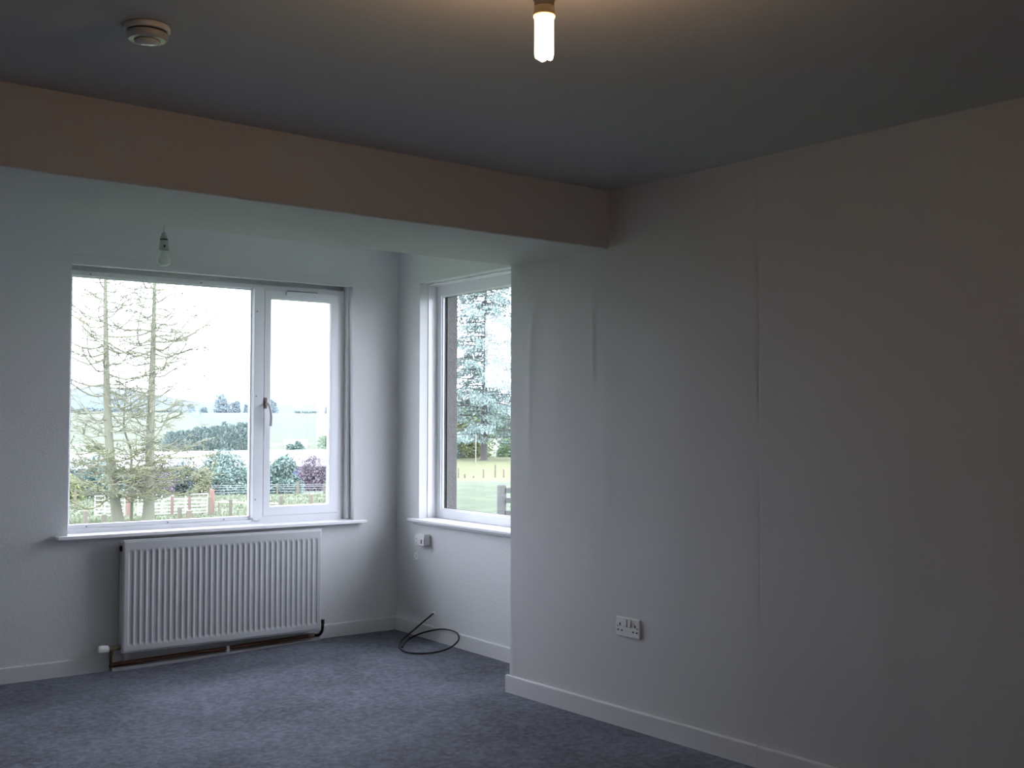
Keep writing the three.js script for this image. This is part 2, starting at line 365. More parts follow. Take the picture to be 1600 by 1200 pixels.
// ---------------------------------------------------------------- radiator with pipes
{
  const x0 = -1.795, x1 = -0.588, y0 = 0.070, y1 = 0.687, zf = 0.100, zb = 0.036;
  const r = bayThing('radiator', 'white panel radiator with upright flutes under the wide window', 'radiator', [-1.19, 0.0, 0.07]);
  // pressed front sheet: 34 flutes running out into a flat margin
  const N = 34, nx = N * 10, ny = 44, pos = [], uv = [], idx = [];
  const mx = 0.026, mt = 0.052, mb = 0.036;
  for (let j = 0; j <= ny; j++) for (let i = 0; i <= nx; i++) {
    const t = i / nx, x = lerp(x0, x1, t);
    const yy = j / ny, y = j < 12 ? lerp(y0, y0 + 0.075, j / 12) : j > ny - 12 ? lerp(y1 - 0.09, y1, (j - ny + 12) / 12) : lerp(y0 + 0.075, y1 - 0.09, (j - 12) / (ny - 24));
    const inx = (x - x0 - mx) / (x1 - x0 - 2 * mx);
    const fade = sm((y - y0 - mb) / 0.018) * sm((y1 - mt - y) / 0.018);
    let d = 0;
    if (inx > 0 && inx < 1) { const c = 0.5 - 0.5 * Math.cos(inx * N * 2 * Math.PI); d = -0.0052 * (1 - sm((1 - c) * 1.9 - 0.75)) * fade; }
    const e = Math.min((x - x0), (x1 - x), (y - y0) * 1, (y1 - y)); d -= 0.006 * (1 - sm(e / 0.007));
    pos.push(x, y, zf + d); uv.push(x, y);
  }
  for (let j = 0; j < ny; j++) for (let i = 0; i < nx; i++) { const a = j * (nx + 1) + i, b = a + nx + 1; idx.push(a, a + 1, b, a + 1, b + 1, b); }
  const g = new THREE.BufferGeometry(); g.setAttribute('position', new THREE.Float32BufferAttribute(pos, 3)); g.setAttribute('uv', new THREE.Float32BufferAttribute(uv, 2)); g.setIndex(idx); g.computeVertexNormals();
  bpart('front_panel', [g, box(x0 + 0.001, x1 - 0.001, y0 + 0.001, y1 - 0.001, zf - 0.019, zf - 0.0095), rbox(x0, x1, y1 - 0.005, y1 + 0.002, zf - 0.012, zf - 0.003, 0.003), rbox(x0, x1, y0 - 0.002, y0 + 0.004, zf - 0.014, zf - 0.003, 0.003)], M.radiator, r);
  bpart('back_panel', [rbox(x0, x1, y0, y1 - 0.01, zb, zb + 0.012, 0.003)], M.radiator, r);
  for (const [a, b] of [[x0, x0 + 0.0035], [x1 - 0.0035, x1]]) bpart('side_panel', box(a, b, y0 + 0.03, y1 - 0.012, zb, zf - 0.008), M.radiator, r);
  const fins = []; for (let i = 0; i < 60; i++) { const x = lerp(x0 + 0.03, x1 - 0.03, i / 59); fins.push(box(x - 0.0006, x + 0.0006, y0 + 0.06, y1 - 0.05, zb + 0.012, zf - 0.02)); }
  bpart('fins', fins, M.radiator, r);
  const cap = (x, y, k) => [new THREE.CylinderGeometry(0.016, 0.016, 0.008, 14).rotateZ(Math.PI / 2).translate(x + k * 0.003, y, (zb + zf) / 2 - 0.002)];
  bpart('bleed_plug', cap(x0, y1 - 0.045, -1), M.darkMetal, r);
  bpart('bleed_plug', cap(x1, y1 - 0.045, 1), M.darkMetal, r);
  for (const x of [x0 + 0.2, x1 - 0.2]) bpart('bracket', [rbox(x - 0.015, x + 0.015, 0.12, 0.66, 0.002, zb + 0.002, 0.002)], M.radiator, r);

  // thermostatic valve on the left: white head lying along the wall, brass body, elbow to the floor pipe
  const v = bayThing('radiator_valve', 'round white thermostatic valve head left of the radiator', 'valve', [-1.85, -0.02, 0.075]);
  const hy = 0.098, hz = 0.070;
  const head = lathe([[0, 0], [0.014, 0], [0.0185, 0.003], [0.0205, 0.010], [0.0215, 0.030], [0.0205, 0.052], [0.019, 0.060], [0.016, 0.062], [0, 0.062]], 28);
  head.rotateZ(-Math.PI / 2); head.translate(-1.922, hy, hz);
  const hd = bpart('valve_head', head, M.plastic, v);
  const ribs = []; for (let i = 0; i < 18; i++) { const a = i / 18 * 2 * Math.PI; ribs.push(rod([-1.915, hy + Math.cos(a) * 0.0212, hz + Math.sin(a) * 0.0212], [-1.875, hy + Math.cos(a) * 0.0212, hz + Math.sin(a) * 0.0212], 0.0012, 5)); }
  bpart('grip', ribs, M.plastic, hd);
  bpart('valve_body', [rod([-1.862, hy, hz], [-1.825, hy, hz], 0.0125, 14), rod([-1.83, hy, hz], [-1.793, hy, hz], 0.009, 12), rod([-1.842, hy + 0.004, hz], [-1.842, 0.062, hz - 0.012], 0.011, 12), new THREE.CylinderGeometry(0.0145, 0.0145, 0.012, 6).rotateZ(Math.PI / 2).translate(-1.806, hy, hz)], M.brass, v);
  bpart('tail_pipe', tube([[-1.842, 0.068, 0.058], [-1.842, 0.035, 0.054], [-1.838, 0.008, 0.046], [-1.838, 0.0, 0.040], [-1.8375, -0.006, 0.036]], 0.0085, 20, 10), M.copper, v);

  const p = bayThing('heating_pipe', 'dark copper pipe along the wall below the radiator', 'pipe', [-1.2, 0, 0.02]);
  bpart('pipe', rod([-1.826, 0.0, 0.024], [-0.62, 0.027, 0.024], 0.011, 14), M.copper, p);
  bpart('clip', [rbox(-1.168, -1.150, -0.008, 0.03, 0.0, 0.04, 0.003)], M.plastic, p);
  bpart('coupling', rod([-0.64, 0.0265, 0.024], [-0.60, 0.0275, 0.024], 0.0135, 14), M.brass, p);
  const l = bayThing('lockshield_valve', 'black elbow pipe rising beside the right end of the radiator', 'valve', [-0.575, 0.02, 0.05]);
  bpart('elbow', tube([[-0.605, 0.0275, 0.024], [-0.592, 0.028, 0.036], [-0.578, 0.033, 0.052], [-0.566, 0.052, 0.060], [-0.560, 0.08, 0.060], [-0.560, 0.102, 0.060]], 0.0095, 28, 10), M.black, l);
  bpart('cap', [new THREE.CylinderGeometry(0.0115, 0.0125, 0.026, 12).translate(-0.560, 0.112, 0.060)], M.black, l);
  bpart('spigot', rod([-0.587, 0.096, 0.060], [-0.560, 0.096, 0.060], 0.008, 10), M.brass, l);
  // thin batten at the carpet edge where the skirting is missing
  const o = structure('trim_1', 'thin pale batten at the carpet edge below the radiator', bay(-1.83, 0, 0), BA); o.userData.o = [-1.83, 0, 0];
  const t = box(-1.832, -0.562, -0.02, 0.006, 0.0, 0.046, 40); const q = t.attributes.position;
  for (let i = 0; i < q.count; i++) { const f = (-0.562 - q.getX(i)) / 1.27; q.setY(i, q.getY(i) - 0.022 * sm(f * 1.1)); }
  bpart('batten', t, std(0.42, 0.42, 0.43, 0.7), o);
}

// ---------------------------------------------------------------- sockets, telephone box, cable
{
  const s = thing('wall_socket', 'white double switched socket low on the papered wall', 'socket', [XR, 0.44, -3.554]);
  const plate = rbox(-0.0115, 0.0, -0.043, 0.043, -0.073, 0.073, 0.004, 3); plate.translate(0.0005, 0, 0);
  part('plate', plate, M.plastic, s);
  for (const z of [-0.0135, 0.0135]) { const r = rbox(-0.0155, -0.009, 0.004, 0.036, z - 0.0095, z + 0.0095, 0.002); const m = part('switch', r, M.plastic, s); part('gap', [box(-0.0118, -0.0108, 0.0025, 0.0375, z - 0.011, z + 0.011)], M.grey, m); }
  for (const c of [-0.047, 0.047]) {
    const k = -0.0112;
    part('pin_slots', [box(k - 0.0006, k + 0.004, 0.004, 0.017, c - 0.0035, c + 0.0035), box(k - 0.0006, k + 0.004, -0.0185, -0.0125, c - 0.0165, c - 0.0065), box(k - 0.0006, k + 0.004, -0.0185, -0.0125, c + 0.0065, c + 0.0165)], M.slot, s);
  }
  for (const z of [-0.0605, 0.0605]) part('screw', new THREE.CylinderGeometry(0.004, 0.004, 0.002, 12).rotateZ(Math.PI / 2).translate(-0.0115, 0.002, z), M.grey, s);
}
{
  const b = bayThing('telephone_box', 'small white telephone box under the narrow window sill', 'junction box', [0, 0.609, 0.355]);
  bpart('housing', rbox(-0.046, 0.0005, 0.574, 0.646, 0.300, 0.414, 0.008, 4), M.plastic, b);
  bpart('face_plate', rbox(-0.0485, -0.045, 0.576, 0.623, 0.303, 0.411, 0.0015), M.plastic, b);
  bpart('outlet', box(-0.0488, -0.047, 0.587, 0.612, 0.376, 0.389), M.slot, b);
  for (const y of [0.588, 0.613]) bpart('screw', new THREE.CylinderGeometry(0.0035, 0.0035, 0.002, 10).rotateZ(Math.PI / 2).translate(-0.0488, y, 0.326), M.grey, b);
  const c = bayThing('aerial_cable', 'black cable coming from the wall and lying in a loop on the carpet', 'cable', [-0.15, 0, 0.6]);
  const pts = [[0.004, 0.160, 0.457], [-0.016, 0.160, 0.462], [-0.034, 0.152, 0.470], [-0.060, 0.118, 0.438], [-0.095, 0.076, 0.405], [-0.150, 0.036, 0.396], [-0.225, 0.012, 0.440], [-0.295, 0.006, 0.540], [-0.335, 0.006, 0.645], [-0.335, 0.006, 0.730],
    [-0.285, 0.006, 0.788], [-0.205, 0.008, 0.810], [-0.120, 0.018, 0.805], [-0.065, 0.036, 0.795], [-0.034, 0.058, 0.786], [-0.026, 0.083, 0.768], [-0.025, 0.094, 0.725], [-0.025, 0.094, 0.650], [-0.026, 0.086, 0.575], [-0.040, 0.063, 0.480], [-0.072, 0.035, 0.400], [-0.125, 0.013, 0.385], [-0.200, 0.006, 0.445], [-0.275, 0.006, 0.545]];
  bpart('lead', tube(pts, 0.0052, 260, 8), M.black, c);
  bpart('grommet', lathe([[0, 0], [0.017, 0], [0.017, 0.002], [0.009, 0.005], [0, 0.006]], 18).rotateZ(Math.PI / 2).translate(-0.0002, 0.160, 0.458), M.plastic, c);
  bpart('plug', [rod([-0.272, 0.0065, 0.541], [-0.290, 0.0065, 0.566], 0.0052, 10)], M.darkMetal, c);
}

// ---------------------------------------------------------------- lamps and detector
{
  const L = [1.584, YC, -1.849];
  const p = thing('pendant_lamp', 'lit stick lamp hanging bare from the middle of the ceiling', 'lamp', L);
  part('ceiling_rose', lathe([[0, 0.0], [0.036, 0.0], [0.037, -0.006], [0.033, -0.018], [0.018, -0.026], [0.008, -0.032], [0, -0.032]], 32), M.plastic, p);
  part('flex', rod([0, -0.03, 0], [0, -0.085, 0], 0.0035, 8), M.plastic, p);
  part('lamp_holder', lathe([[0, -0.082], [0.009, -0.083], [0.013, -0.092], [0.0225, -0.104], [0.0245, -0.118], [0.0245, -0.128], [0.0225, -0.1285], [0.0220, -0.146], [0.019, -0.148], [0, -0.148]], 32), std(0.42, 0.36, 0.28, 0.5), p);
  const lamp = part('lamp_base', lathe([[0, -0.140], [0.0215, -0.140], [0.0225, -0.146], [0.0235, -0.156], [0.0245, -0.160], [0.0235, -0.166], [0, -0.166]], 32), std(0.60, 0.50, 0.30, 0.4), p);
  const glow = new THREE.MeshStandardMaterial({ color: 0xffffff, emissive: new THREE.Color().setRGB(1, 0.86, 0.62), emissiveIntensity: 7, roughness: 0.4 });
  const tubes = [];
  for (let i = 0; i < 4; i++) {
    const a = i / 4 * Math.PI * 2 + 0.4, x = Math.cos(a) * 0.0135, z = Math.sin(a) * 0.0135, t = 0.0072, dx = -Math.sin(a) * t, dz = Math.cos(a) * t;
    tubes.push(tube([[x + dx, -0.164, z + dz], [x + dx, -0.22, z + dz], [x + dx, -0.245, z + dz], [x + dx * 0.7, -0.2515, z + dz * 0.7], [x, -0.2545, z], [x - dx * 0.7, -0.2515, z - dz * 0.7], [x - dx, -0.245, z - dz], [x - dx, -0.22, z - dz], [x - dx, -0.164, z - dz]], 0.0064, 40, 10));
  }
  part('bulb', tubes, glow, p);
  const pl = new THREE.PointLight(new THREE.Color().setRGB(1, 0.55, 0.26), 0.35); pl.name = 'bulb_light'; pl.position.set(0, -0.215, 0); pl.castShadow = true; pl.shadow.radius = 1; p.add(pl);
}
{
  const d = thing('smoke_detector', 'round white smoke detector on the ceiling left of the lit lamp', 'smoke detector', [1.102, YC, -2.915]);
  part('base', lathe([[0, 0], [0.058, 0], [0.060, -0.004], [0.060, -0.014], [0.057, -0.017], [0, -0.017]], 48), M.plastic, d);
  part('cover', lathe([[0, -0.0205], [0.0535, -0.0205], [0.055, -0.0235], [0.0545, -0.030], [0.050, -0.038], [0.046, -0.040], [0, -0.040]], 48), std(0.5, 0.51, 0.5, 0.3), d);
  part('groove', lathe([[0, -0.0165], [0.0515, -0.0165], [0.0515, -0.021], [0, -0.021]], 40), M.slot, d);
  part('dome', lathe([[0, -0.052], [0.012, -0.0515], [0.024, -0.049], [0.032, -0.045], [0.034, -0.0395], [0, -0.0395]], 40), std(0.7, 0.72, 0.7, 0.08), d);
}
{
  const y = (v) => v - YBC;
  const p = thing('pendant_bulb', 'unlit pearl bulb hanging on a thin flex in the bay', 'lamp', [1.96, YBC, -4.945]);
  part('ceiling_rose', lathe([[0, 0], [0.036, 0], [0.037, -0.006], [0.03, -0.02], [0.008, -0.03], [0, -0.03]], 28), M.plastic, p);
  part('flex', rod([0, -0.028, 0], [0, y(2.205), 0], 0.0035, 8), std(0.55, 0.56, 0.52, 0.5), p);
  const h = part('lamp_holder', lathe([[0, y(2.208)], [0.006, y(2.208)], [0.010, y(2.202)], [0.0165, y(2.185)], [0.0175, y(2.1735)], [0, y(2.1735)]], 24), std(0.42, 0.44, 0.43, 0.45), p);
  part('ring', lathe([[0, y(2.1735)], [0.0185, y(2.1735)], [0.0185, y(2.170)], [0, y(2.170)]], 24), M.darkMetal, h);
  part('skirt', lathe([[0, y(2.170)], [0.0180, y(2.170)], [0.0205, y(2.150)], [0.0235, y(2.130)], [0.0215, y(2.122)], [0, y(2.122)]], 24), std(0.45, 0.49, 0.47, 0.4), h);
  part('slot', box(-0.003, 0.003, y(2.146), y(2.136), 0.0195, 0.0232).rotateY(-0.25), M.slot, h);
  const gl = new THREE.MeshPhysicalMaterial({ roughness: 0.35, transmission: 0.55, thickness: 0 }); gl.color.setRGB(0.80, 0.86, 0.80);
  part('bulb', lathe([[0.0125, y(2.124)], [0.0145, y(2.116)], [0.020, y(2.105)], [0.027, y(2.093)], [0.0302, y(2.081)], [0.029, y(2.069)], [0.0235, y(2.059)], [0.013, y(2.0535)], [0, y(2.0525)]], 36), gl, p);
}

// ---------------------------------------------------------------- the land outside, seen from the house
const profA = [[0, -0.5], [10, -0.9], [20, -1.4], [35, -2.05], [50, -3.0], [69, -4.3], [100, -5.6], [130, -7.0], [190, -10], [250, -10.8], [300, -8.2], [340, -5.4], [500, -0.9], [750, 4.6], [960, 8.0], [1050, 8.2], [1300, -12], [1600, -30]];
const profB = [[0, -0.5], [12, -0.62], [20, -0.42], [30, -0.30], [40, -0.75], [60, -2.2], [95, -3.5], [140, -3.45], [165, -3.5], [200, -3.0], [300, -1], [600, 5], [1000, 12], [1300, 6], [1600, -10]];
const at = (prof, D) => { for (let i = 1; i < prof.length; i++) if (D <= prof[i][0]) { const t = (D - prof[i - 1][0]) / (prof[i][0] - prof[i - 1][0]); return lerp(prof[i - 1][1], prof[i][1], t); } return prof[prof.length - 1][1]; };
const smoothAt = (prof, D) => { const w = Math.min(8, D * 0.08); return (at(prof, Math.max(0, D - w)) + 2 * at(prof, D) + at(prof, D + w)) / 4; };
function landAt(deg, D) { const k = sm((deg - 30.5) / 4.5); return lerp(smoothAt(profA, D), smoothAt(profB, D), k); }
const RAD = Math.PI / 180;
const polar = (deg, D) => [Math.sin(deg * RAD) * D, -Math.cos(deg * RAD) * D];
function ground(x, z) { return landAt(Math.atan2(x, -z) / RAD, Math.hypot(x, z)); }
function field(name, label, mat, degs, near, far, rings, uvm = 1) {
  const pos = [], uv = [], idx = [], n = degs.length;
  for (let j = 0; j <= rings; j++) for (let i = 0; i < n; i++) {
    const d0 = typeof near === 'function' ? near(degs[i]) : near, d1 = typeof far === 'function' ? far(degs[i]) : far;
    const t = j / rings, D = d0 > 1 ? d0 * Math.pow(d1 / d0, t) : lerp(d0, d1, t * t), [x, z] = polar(degs[i], D);
    pos.push(x, landAt(degs[i], D) + (D > 12 ? 0.10 * Math.min(1, D / 60) * noise.noise(x * 0.12, z * 0.12, 5) : 0), z); uv.push(x, z);
  }
  for (let j = 0; j < rings; j++) for (let i = 0; i < n - 1; i++) { const a = j * n + i, b = a + n; idx.push(a, a + 1, b, a + 1, b + 1, b); }
  const g = new THREE.BufferGeometry(); g.setAttribute('position', new THREE.Float32BufferAttribute(pos, 3)); g.setAttribute('uv', new THREE.Float32BufferAttribute(uv, 2)); g.setIndex(idx); g.computeVertexNormals();
  return tag(part(numbered(name), g, mat, scene), label, null, null, 'structure');
}
const span = (a, b, n) => Array.from({ length: n + 1 }, (_, i) => lerp(a, b, i / n));
const gm = (a, b, m, s, rough = 1) => { const t = new THREE.MeshStandardMaterial({ roughness: rough, map: grassMap(a, b, m, s), side: THREE.DoubleSide }); return t; };
const meadowM = gm([70, 79, 57], [86, 94, 72], [7, 7], 51), bankM = gm([42, 56, 29], [64, 76, 46], [3.1, 3.1], 56), pastureM = gm([70, 79, 57], [84, 91, 72], [40, 40], 52);
const greenM = gm([55, 66, 44], [64, 75, 50], [60, 60], 53), cropM = gm([51, 63, 58], [56, 67, 60], [90, 90], 54), yellowM = gm([71, 75, 32], [76, 80, 38], [25, 25], 55), lawnM = gm([74, 98, 50], [96, 118, 64], [4, 4], 57);
field('meadow', 'grassy meadow falling away from the house', meadowM, span(-180, 32, 150), 26, (d) => (d > -45 ? 155 : 60), 40);
field('lawn', 'short green lawn close below the wide window', lawnM, span(-180, 32, 150), 0, 26, 14);
field('meadow', 'green grassy bank close outside the narrow window', bankM, span(32, 180, 90), 0, 60, 46);
field('pasture', 'rough pasture in the valley bottom', pastureM, span(-45, 32, 40), 155, 345, 18);
const edge = (d) => 520 - 150 * sm((d - 24) / 6);
field('field', 'light green field on the far slope', greenM, span(-45, 33, 60), 345, (d) => (d < 23.5 ? 1000 : edge(d)), 24);
field('field', 'pale blue-green crop field below the skyline', cropM, span(23.5, 33, 24), edge, 1000, 14);
field('field', 'ridge top behind the far fields', cropM, span(-45, 33, 40), 1000, 1600, 8);
field('field', 'bright yellow-green field beyond the grassy bank', yellowM, span(32, 80, 60), 60, 152, 22);
field('field', 'green verge under the trees beyond the yellow field', greenM, span(32, 80, 50), 152, 185, 4);
field('pasture', 'grazing land rising behind the tall conifer', pastureM, span(32, 80, 50), 185, 1600, 18);
{ // far hills
  const pos = [], idx = [], n = 90, m = 14;
  for (let j = 0; j <= m; j++) for (let i = 0; i <= n; i++) {
    const deg = lerp(-40, 80, i / n), D = lerp(1700, 3300, j / m), [x, z] = polar(deg, D);
    const top = 80 * (1 - sm((deg - 19) / 4.5)) + 44 * sm((deg - 19) / 4.5) + 15 * noise.noise(deg * 0.16, 2.2, 0.3);
    pos.push(x, lerp(-60, top, sm(j / m * 1.35)) + (j / m > 0.1 ? 7 * noise.noise(deg * 0.9, j * 0.6, 1.5) : 0), z);
  }
  for (let j = 0; j < m; j++) for (let i = 0; i < n; i++) { const a = j * (n + 1) + i, b = a + n + 1; idx.push(a, a + 1, b, a + 1, b + 1, b); }
  const g = new THREE.BufferGeometry(); g.setAttribute('position', new THREE.Float32BufferAttribute(pos, 3)); g.setIndex(idx); g.computeVertexNormals();
  tag(part('hills', g, std(0.032, 0.062, 0.070, 1, { side: THREE.DoubleSide }), scene), 'distant hills fading into the haze', null, null, 'structure');
}

// ---------------------------------------------------------------- plants
const leafMat = (r, g, b) => { const m = new THREE.MeshStandardMaterial({ roughness: 0.85, vertexColors: true, side: THREE.DoubleSide }); m.color.setRGB(r, g, b); return m; };
class Leaves {                                            // collects folded leaf sprays of two triangles, each with a tone of its own
  constructor() { this.p = []; this.c = []; }
  add(x, y, z, s, tone, dir) {
    const a = rnd() * 6.283, e = (rnd() - 0.5) * 2.2; let ux = Math.cos(a) * Math.cos(e), uy = Math.sin(e), uz = Math.sin(a) * Math.cos(e);
    if (dir) { ux = dir[0] + (rnd() - 0.5) * 0.7; uy = dir[1] + (rnd() - 0.5) * 0.7; uz = dir[2] + (rnd() - 0.5) * 0.7; }
    const b = rnd() * 6.283; let vx = Math.cos(b), vy = (rnd() - 0.5) * 1.4, vz = Math.sin(b); const w = s * (dir ? 0.28 : 0.45);
    const A = [x, y, z], B = [x + ux * s * 0.5 + vx * w, y + uy * s * 0.5 + vy * w, z + uz * s * 0.5 + vz * w], C = [x + ux * s, y + uy * s, z + uz * s], D = [x + ux * s * 0.5 - vx * w, y + uy * s * 0.5 - vy * w + w * 0.3, z + uz * s * 0.5 - vz * w];
    this.p.push(...A, ...B, ...C, ...A, ...C, ...D);
    const t = tone * rr(0.75, 1.25); for (let i = 0; i < 6; i++) this.c.push(t, t, t);
  }
  build() {
    const g = new THREE.BufferGeometry(); g.setAttribute('position', new THREE.Float32BufferAttribute(this.p, 3)); g.setAttribute('color', new THREE.Float32BufferAttribute(this.c, 3)); g.computeVertexNormals(); return g;
  }
}
// a bush or crown: leaf sprays on and in a set of lobes
function bush(name, label, category, [x, z], w, h, mat, opt = {}) {
  h *= 1.18; w *= 1.12;
  const y = ground(x, z) - 0.05, t = thing(name, label, category, [x, y, z], 0, opt.group);
  reseed(opt.seed ?? 1); const L = new Leaves(), lobes = [], nl = opt.lobes ?? 12, base = opt.base ?? 0;
  for (let i = 0; i < nl; i++) { const a = rnd() * 6.283, r = Math.sqrt(rnd()) * w * 0.30, k = i < nl * 0.35 ? 0 : rnd(); lobes.push([Math.cos(a) * r * (k ? 1 : 1.25), base + lerp(opt.low ?? 0.16, 0.74, k) * (h - base), Math.sin(a) * r * (opt.deep ?? 0.8), lerp(0.36, 0.27, k) * Math.min(w, (h - base) * 1.1) * rr(0.8, 1.15)]); }
  const count = (opt.count ?? 2600) * 2.2, s = (opt.leaf ?? 0.3) * 1.25;
  for (let i = 0; i < count; i++) {
    const l = lobes[i % nl], a = rnd() * 6.283, u = rnd() * 2 - 1, q = Math.sqrt(1 - u * u), r = l[3] * (0.7 + 0.34 * rnd());
    const py = l[1] + u * r; if (py < base) continue;
    L.add(l[0] + Math.cos(a) * q * r, Math.min(py, h * 1.04), l[2] + Math.sin(a) * q * r, s * rr(0.6, 1.2), 1);
  }
  part('foliage', L.build(), mat, t, null);
  const st = []; for (let i = 0; i < (opt.stems ?? 4); i++) { const l = lobes[i]; st.push(tube([[l[0] * 0.1, -0.2, l[2] * 0.1], [l[0] * 0.3, l[1] * 0.4, l[2] * 0.3], [l[0] * 0.9, l[1], l[2] * 0.9]], opt.stem ?? 0.07, 8, 6, 0.4)); }
  part('stem', st, M.bark, t);
  return t;
}
M.darkBark = std(0.07, 0.065, 0.06, 0.95);
M.bark = std(0.16, 0.15, 0.12, 0.95);
M.larchBark = std(0.175, 0.18, 0.13, 0.95, { bumpMap: plasterBump, bumpScale: 0.02 });
M.twig = std(0.19, 0.195, 0.135, 0.95);
M.moss = std(0.18, 0.19, 0.105, 0.95);
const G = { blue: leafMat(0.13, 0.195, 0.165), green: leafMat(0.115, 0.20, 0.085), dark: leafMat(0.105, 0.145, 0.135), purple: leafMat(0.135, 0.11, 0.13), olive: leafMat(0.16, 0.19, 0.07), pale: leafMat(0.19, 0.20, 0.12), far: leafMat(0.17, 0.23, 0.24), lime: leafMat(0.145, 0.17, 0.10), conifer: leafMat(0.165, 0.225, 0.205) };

// larches: straight trunk, whorls of bare upturned branches with hanging twigs, mossy and green low down
function larch(label, [x, z], H, r0, lean, s, dense) {
  reseed(s);
  const y0 = ground(x, z) - 0.1, t = thing('larch_tree', label, 'tree', [x, y0, z]);
  const axis = (h) => V(lean[0] * (1 - Math.exp(-h / 3.2)) + lean[2] * h, h, lean[1] * (1 - Math.exp(-h / 3.2)) + 0.05 * Math.sin(h * 0.7 + s));
  const rad = (h) => r0 * (Math.max(0, 1 - h / H) * 0.86 + 0.03) + r0 * 0.3 * Math.exp(-h / 0.45);
  { const n = 40, ra = 12, pos = [], idx = [], uv = [];
    for (let i = 0; i <= n; i++) { const h = H * i / n, c = axis(h), r = rad(h); for (let j = 0; j <= ra; j++) { const a = j / ra * 6.28318, q = r * (1 + 0.07 * Math.sin(a * 3 + h)); pos.push(c.x + Math.cos(a) * q, h, c.z + Math.sin(a) * q); uv.push(j / ra * 1.2, h); } }
    for (let i = 0; i < n; i++) for (let j = 0; j < ra; j++) { const a = i * (ra + 1) + j, b = a + ra + 1; idx.push(a, b, a + 1, a + 1, b, b + 1); }
    const g = new THREE.BufferGeometry(); g.setAttribute('position', new THREE.Float32BufferAttribute(pos, 3)); g.setAttribute('uv', new THREE.Float32BufferAttribute(uv, 2)); g.setIndex(idx); g.computeVertexNormals();
    part('trunk', g, M.larchBark, t); }
  const L = new Leaves();
  for (let h = 1.2, k = 0; h < H - 0.25; k++) {
    const low = h < 3.3;
    h += low ? rr(0.05, 0.10) : h < 7 ? rr(0.09, 0.19) : rr(0.06, 0.14);
    const a = k * 2.4 + rr(-0.6, 0.6), q = h / H, c = axis(h), dx = Math.cos(a), dz = Math.sin(a);
    const len = (low ? rr(1.4, 3.1) : q < 0.62 ? rr(0.9, 3.3) : lerp(1.9, 0.6, (q - 0.62) / 0.38) * rr(0.5, 1.1));
    const droop = low ? rr(-0.05, 0.22) : rr(-0.02, 0.16), up = low ? rr(0.0, 0.35) : rr(0.25, 0.75), wob = rr(-0.5, 0.5), kink = rr(-0.06, 0.06);
    const P = (u) => V(c.x + (dx - dz * wob * u * u) * len * u, h + len * (-droop * Math.sin(u * 3.1) + up * Math.pow(u, 2.6) + kink * Math.sin(u * 9)), c.z + (dz + dx * wob * u * u) * len * u);
    const r0b = (low ? 0.015 : 0.019) + len * 0.009;
    const geos = [tube([P(0), P(0.2), P(0.4), P(0.6), P(0.8), P(1)], r0b, 10, 5, 0.28)];
    const twig = (p, d, l, r) => { geos.push(tube([p, V(p.x + d.x * l * 0.5, p.y + d.y * l * 0.4, p.z + d.z * l * 0.5), V(p.x + d.x * l, p.y + d.y * l + 0.10 * l, p.z + d.z * l)], r, 3, 3, 0.5)); };
    const tufts = (p, d, l, n) => { for (let m = 0; m < n; m++) { const w = rnd(); L.add(p.x + d.x * l * w, p.y + d.y * l * w, p.z + d.z * l * w, rr(0.05, 0.13), rr(0.7, 1.15), [d.x * 0.5, rr(-0.6, 0.4), d.z * 0.5]); } };
    const ns = Math.round(len * 2.4);
    for (let i = 0; i < ns; i++) {                           // side branches, each with twigs of its own
      const u = rr(0.2, 0.95), p = P(u), side = i % 2 ? 1 : -1, l = len * rr(0.16, 0.42) * (1.15 - u * 0.5), f = rr(0.3, 0.9);
      const d = V(dx * f - dz * side * (1 - f * 0.4), rr(-0.25, 0.55), dz * f + dx * side * (1 - f * 0.4)), B = (v) => V(p.x + d.x * l * v, p.y + d.y * l * v + 0.25 * l * v * v, p.z + d.z * l * v);
      geos.push(tube([p, B(0.35), B(0.7), B(1)], r0b * 0.5, 5, 4, 0.4));
      const nt = Math.round(2 + l * 6);
      for (let m = 0; m < nt; m++) { const v = rr(0.15, 1), b = B(v), e = V(d.x + rr(-0.9, 0.9), rr(-0.7, 0.6), d.z + rr(-0.9, 0.9)), tl = rr(0.12, 0.42); twig(b, e, tl, 0.0135); if (low) tufts(b, e, tl, 3); else if (q > 0.45 && rnd() < 0.2) tufts(b, e, tl, 2); }
    }
    const nt = Math.round(len * 5);
    for (let m = 0; m < nt; m++) { const u = rr(0.15, 1), p = P(u), e = V(dx + rr(-1.1, 1.1), rr(-0.8, 0.5), dz + rr(-1.1, 1.1)), tl = rr(0.12, 0.5); twig(p, e, tl, 0.0135); if (low) tufts(p, e, tl, 3); }
    part('branch', geos, low && k % 2 ? M.moss : M.twig, t);
  }
  part('foliage', L.build(), G.lime, t);
  return t;
}
larch('bare larch on the left with moss-green lower branches', [16.85, -47.08], 14.0, 0.265, [-0.50, -0.1, -0.018], 101, 1.0);
larch('bare larch right of its twin, branches reaching to the right', [17.93, -46.68], 13.8, 0.275, [0.10, 0.05, 0.006], 202, 1.0);
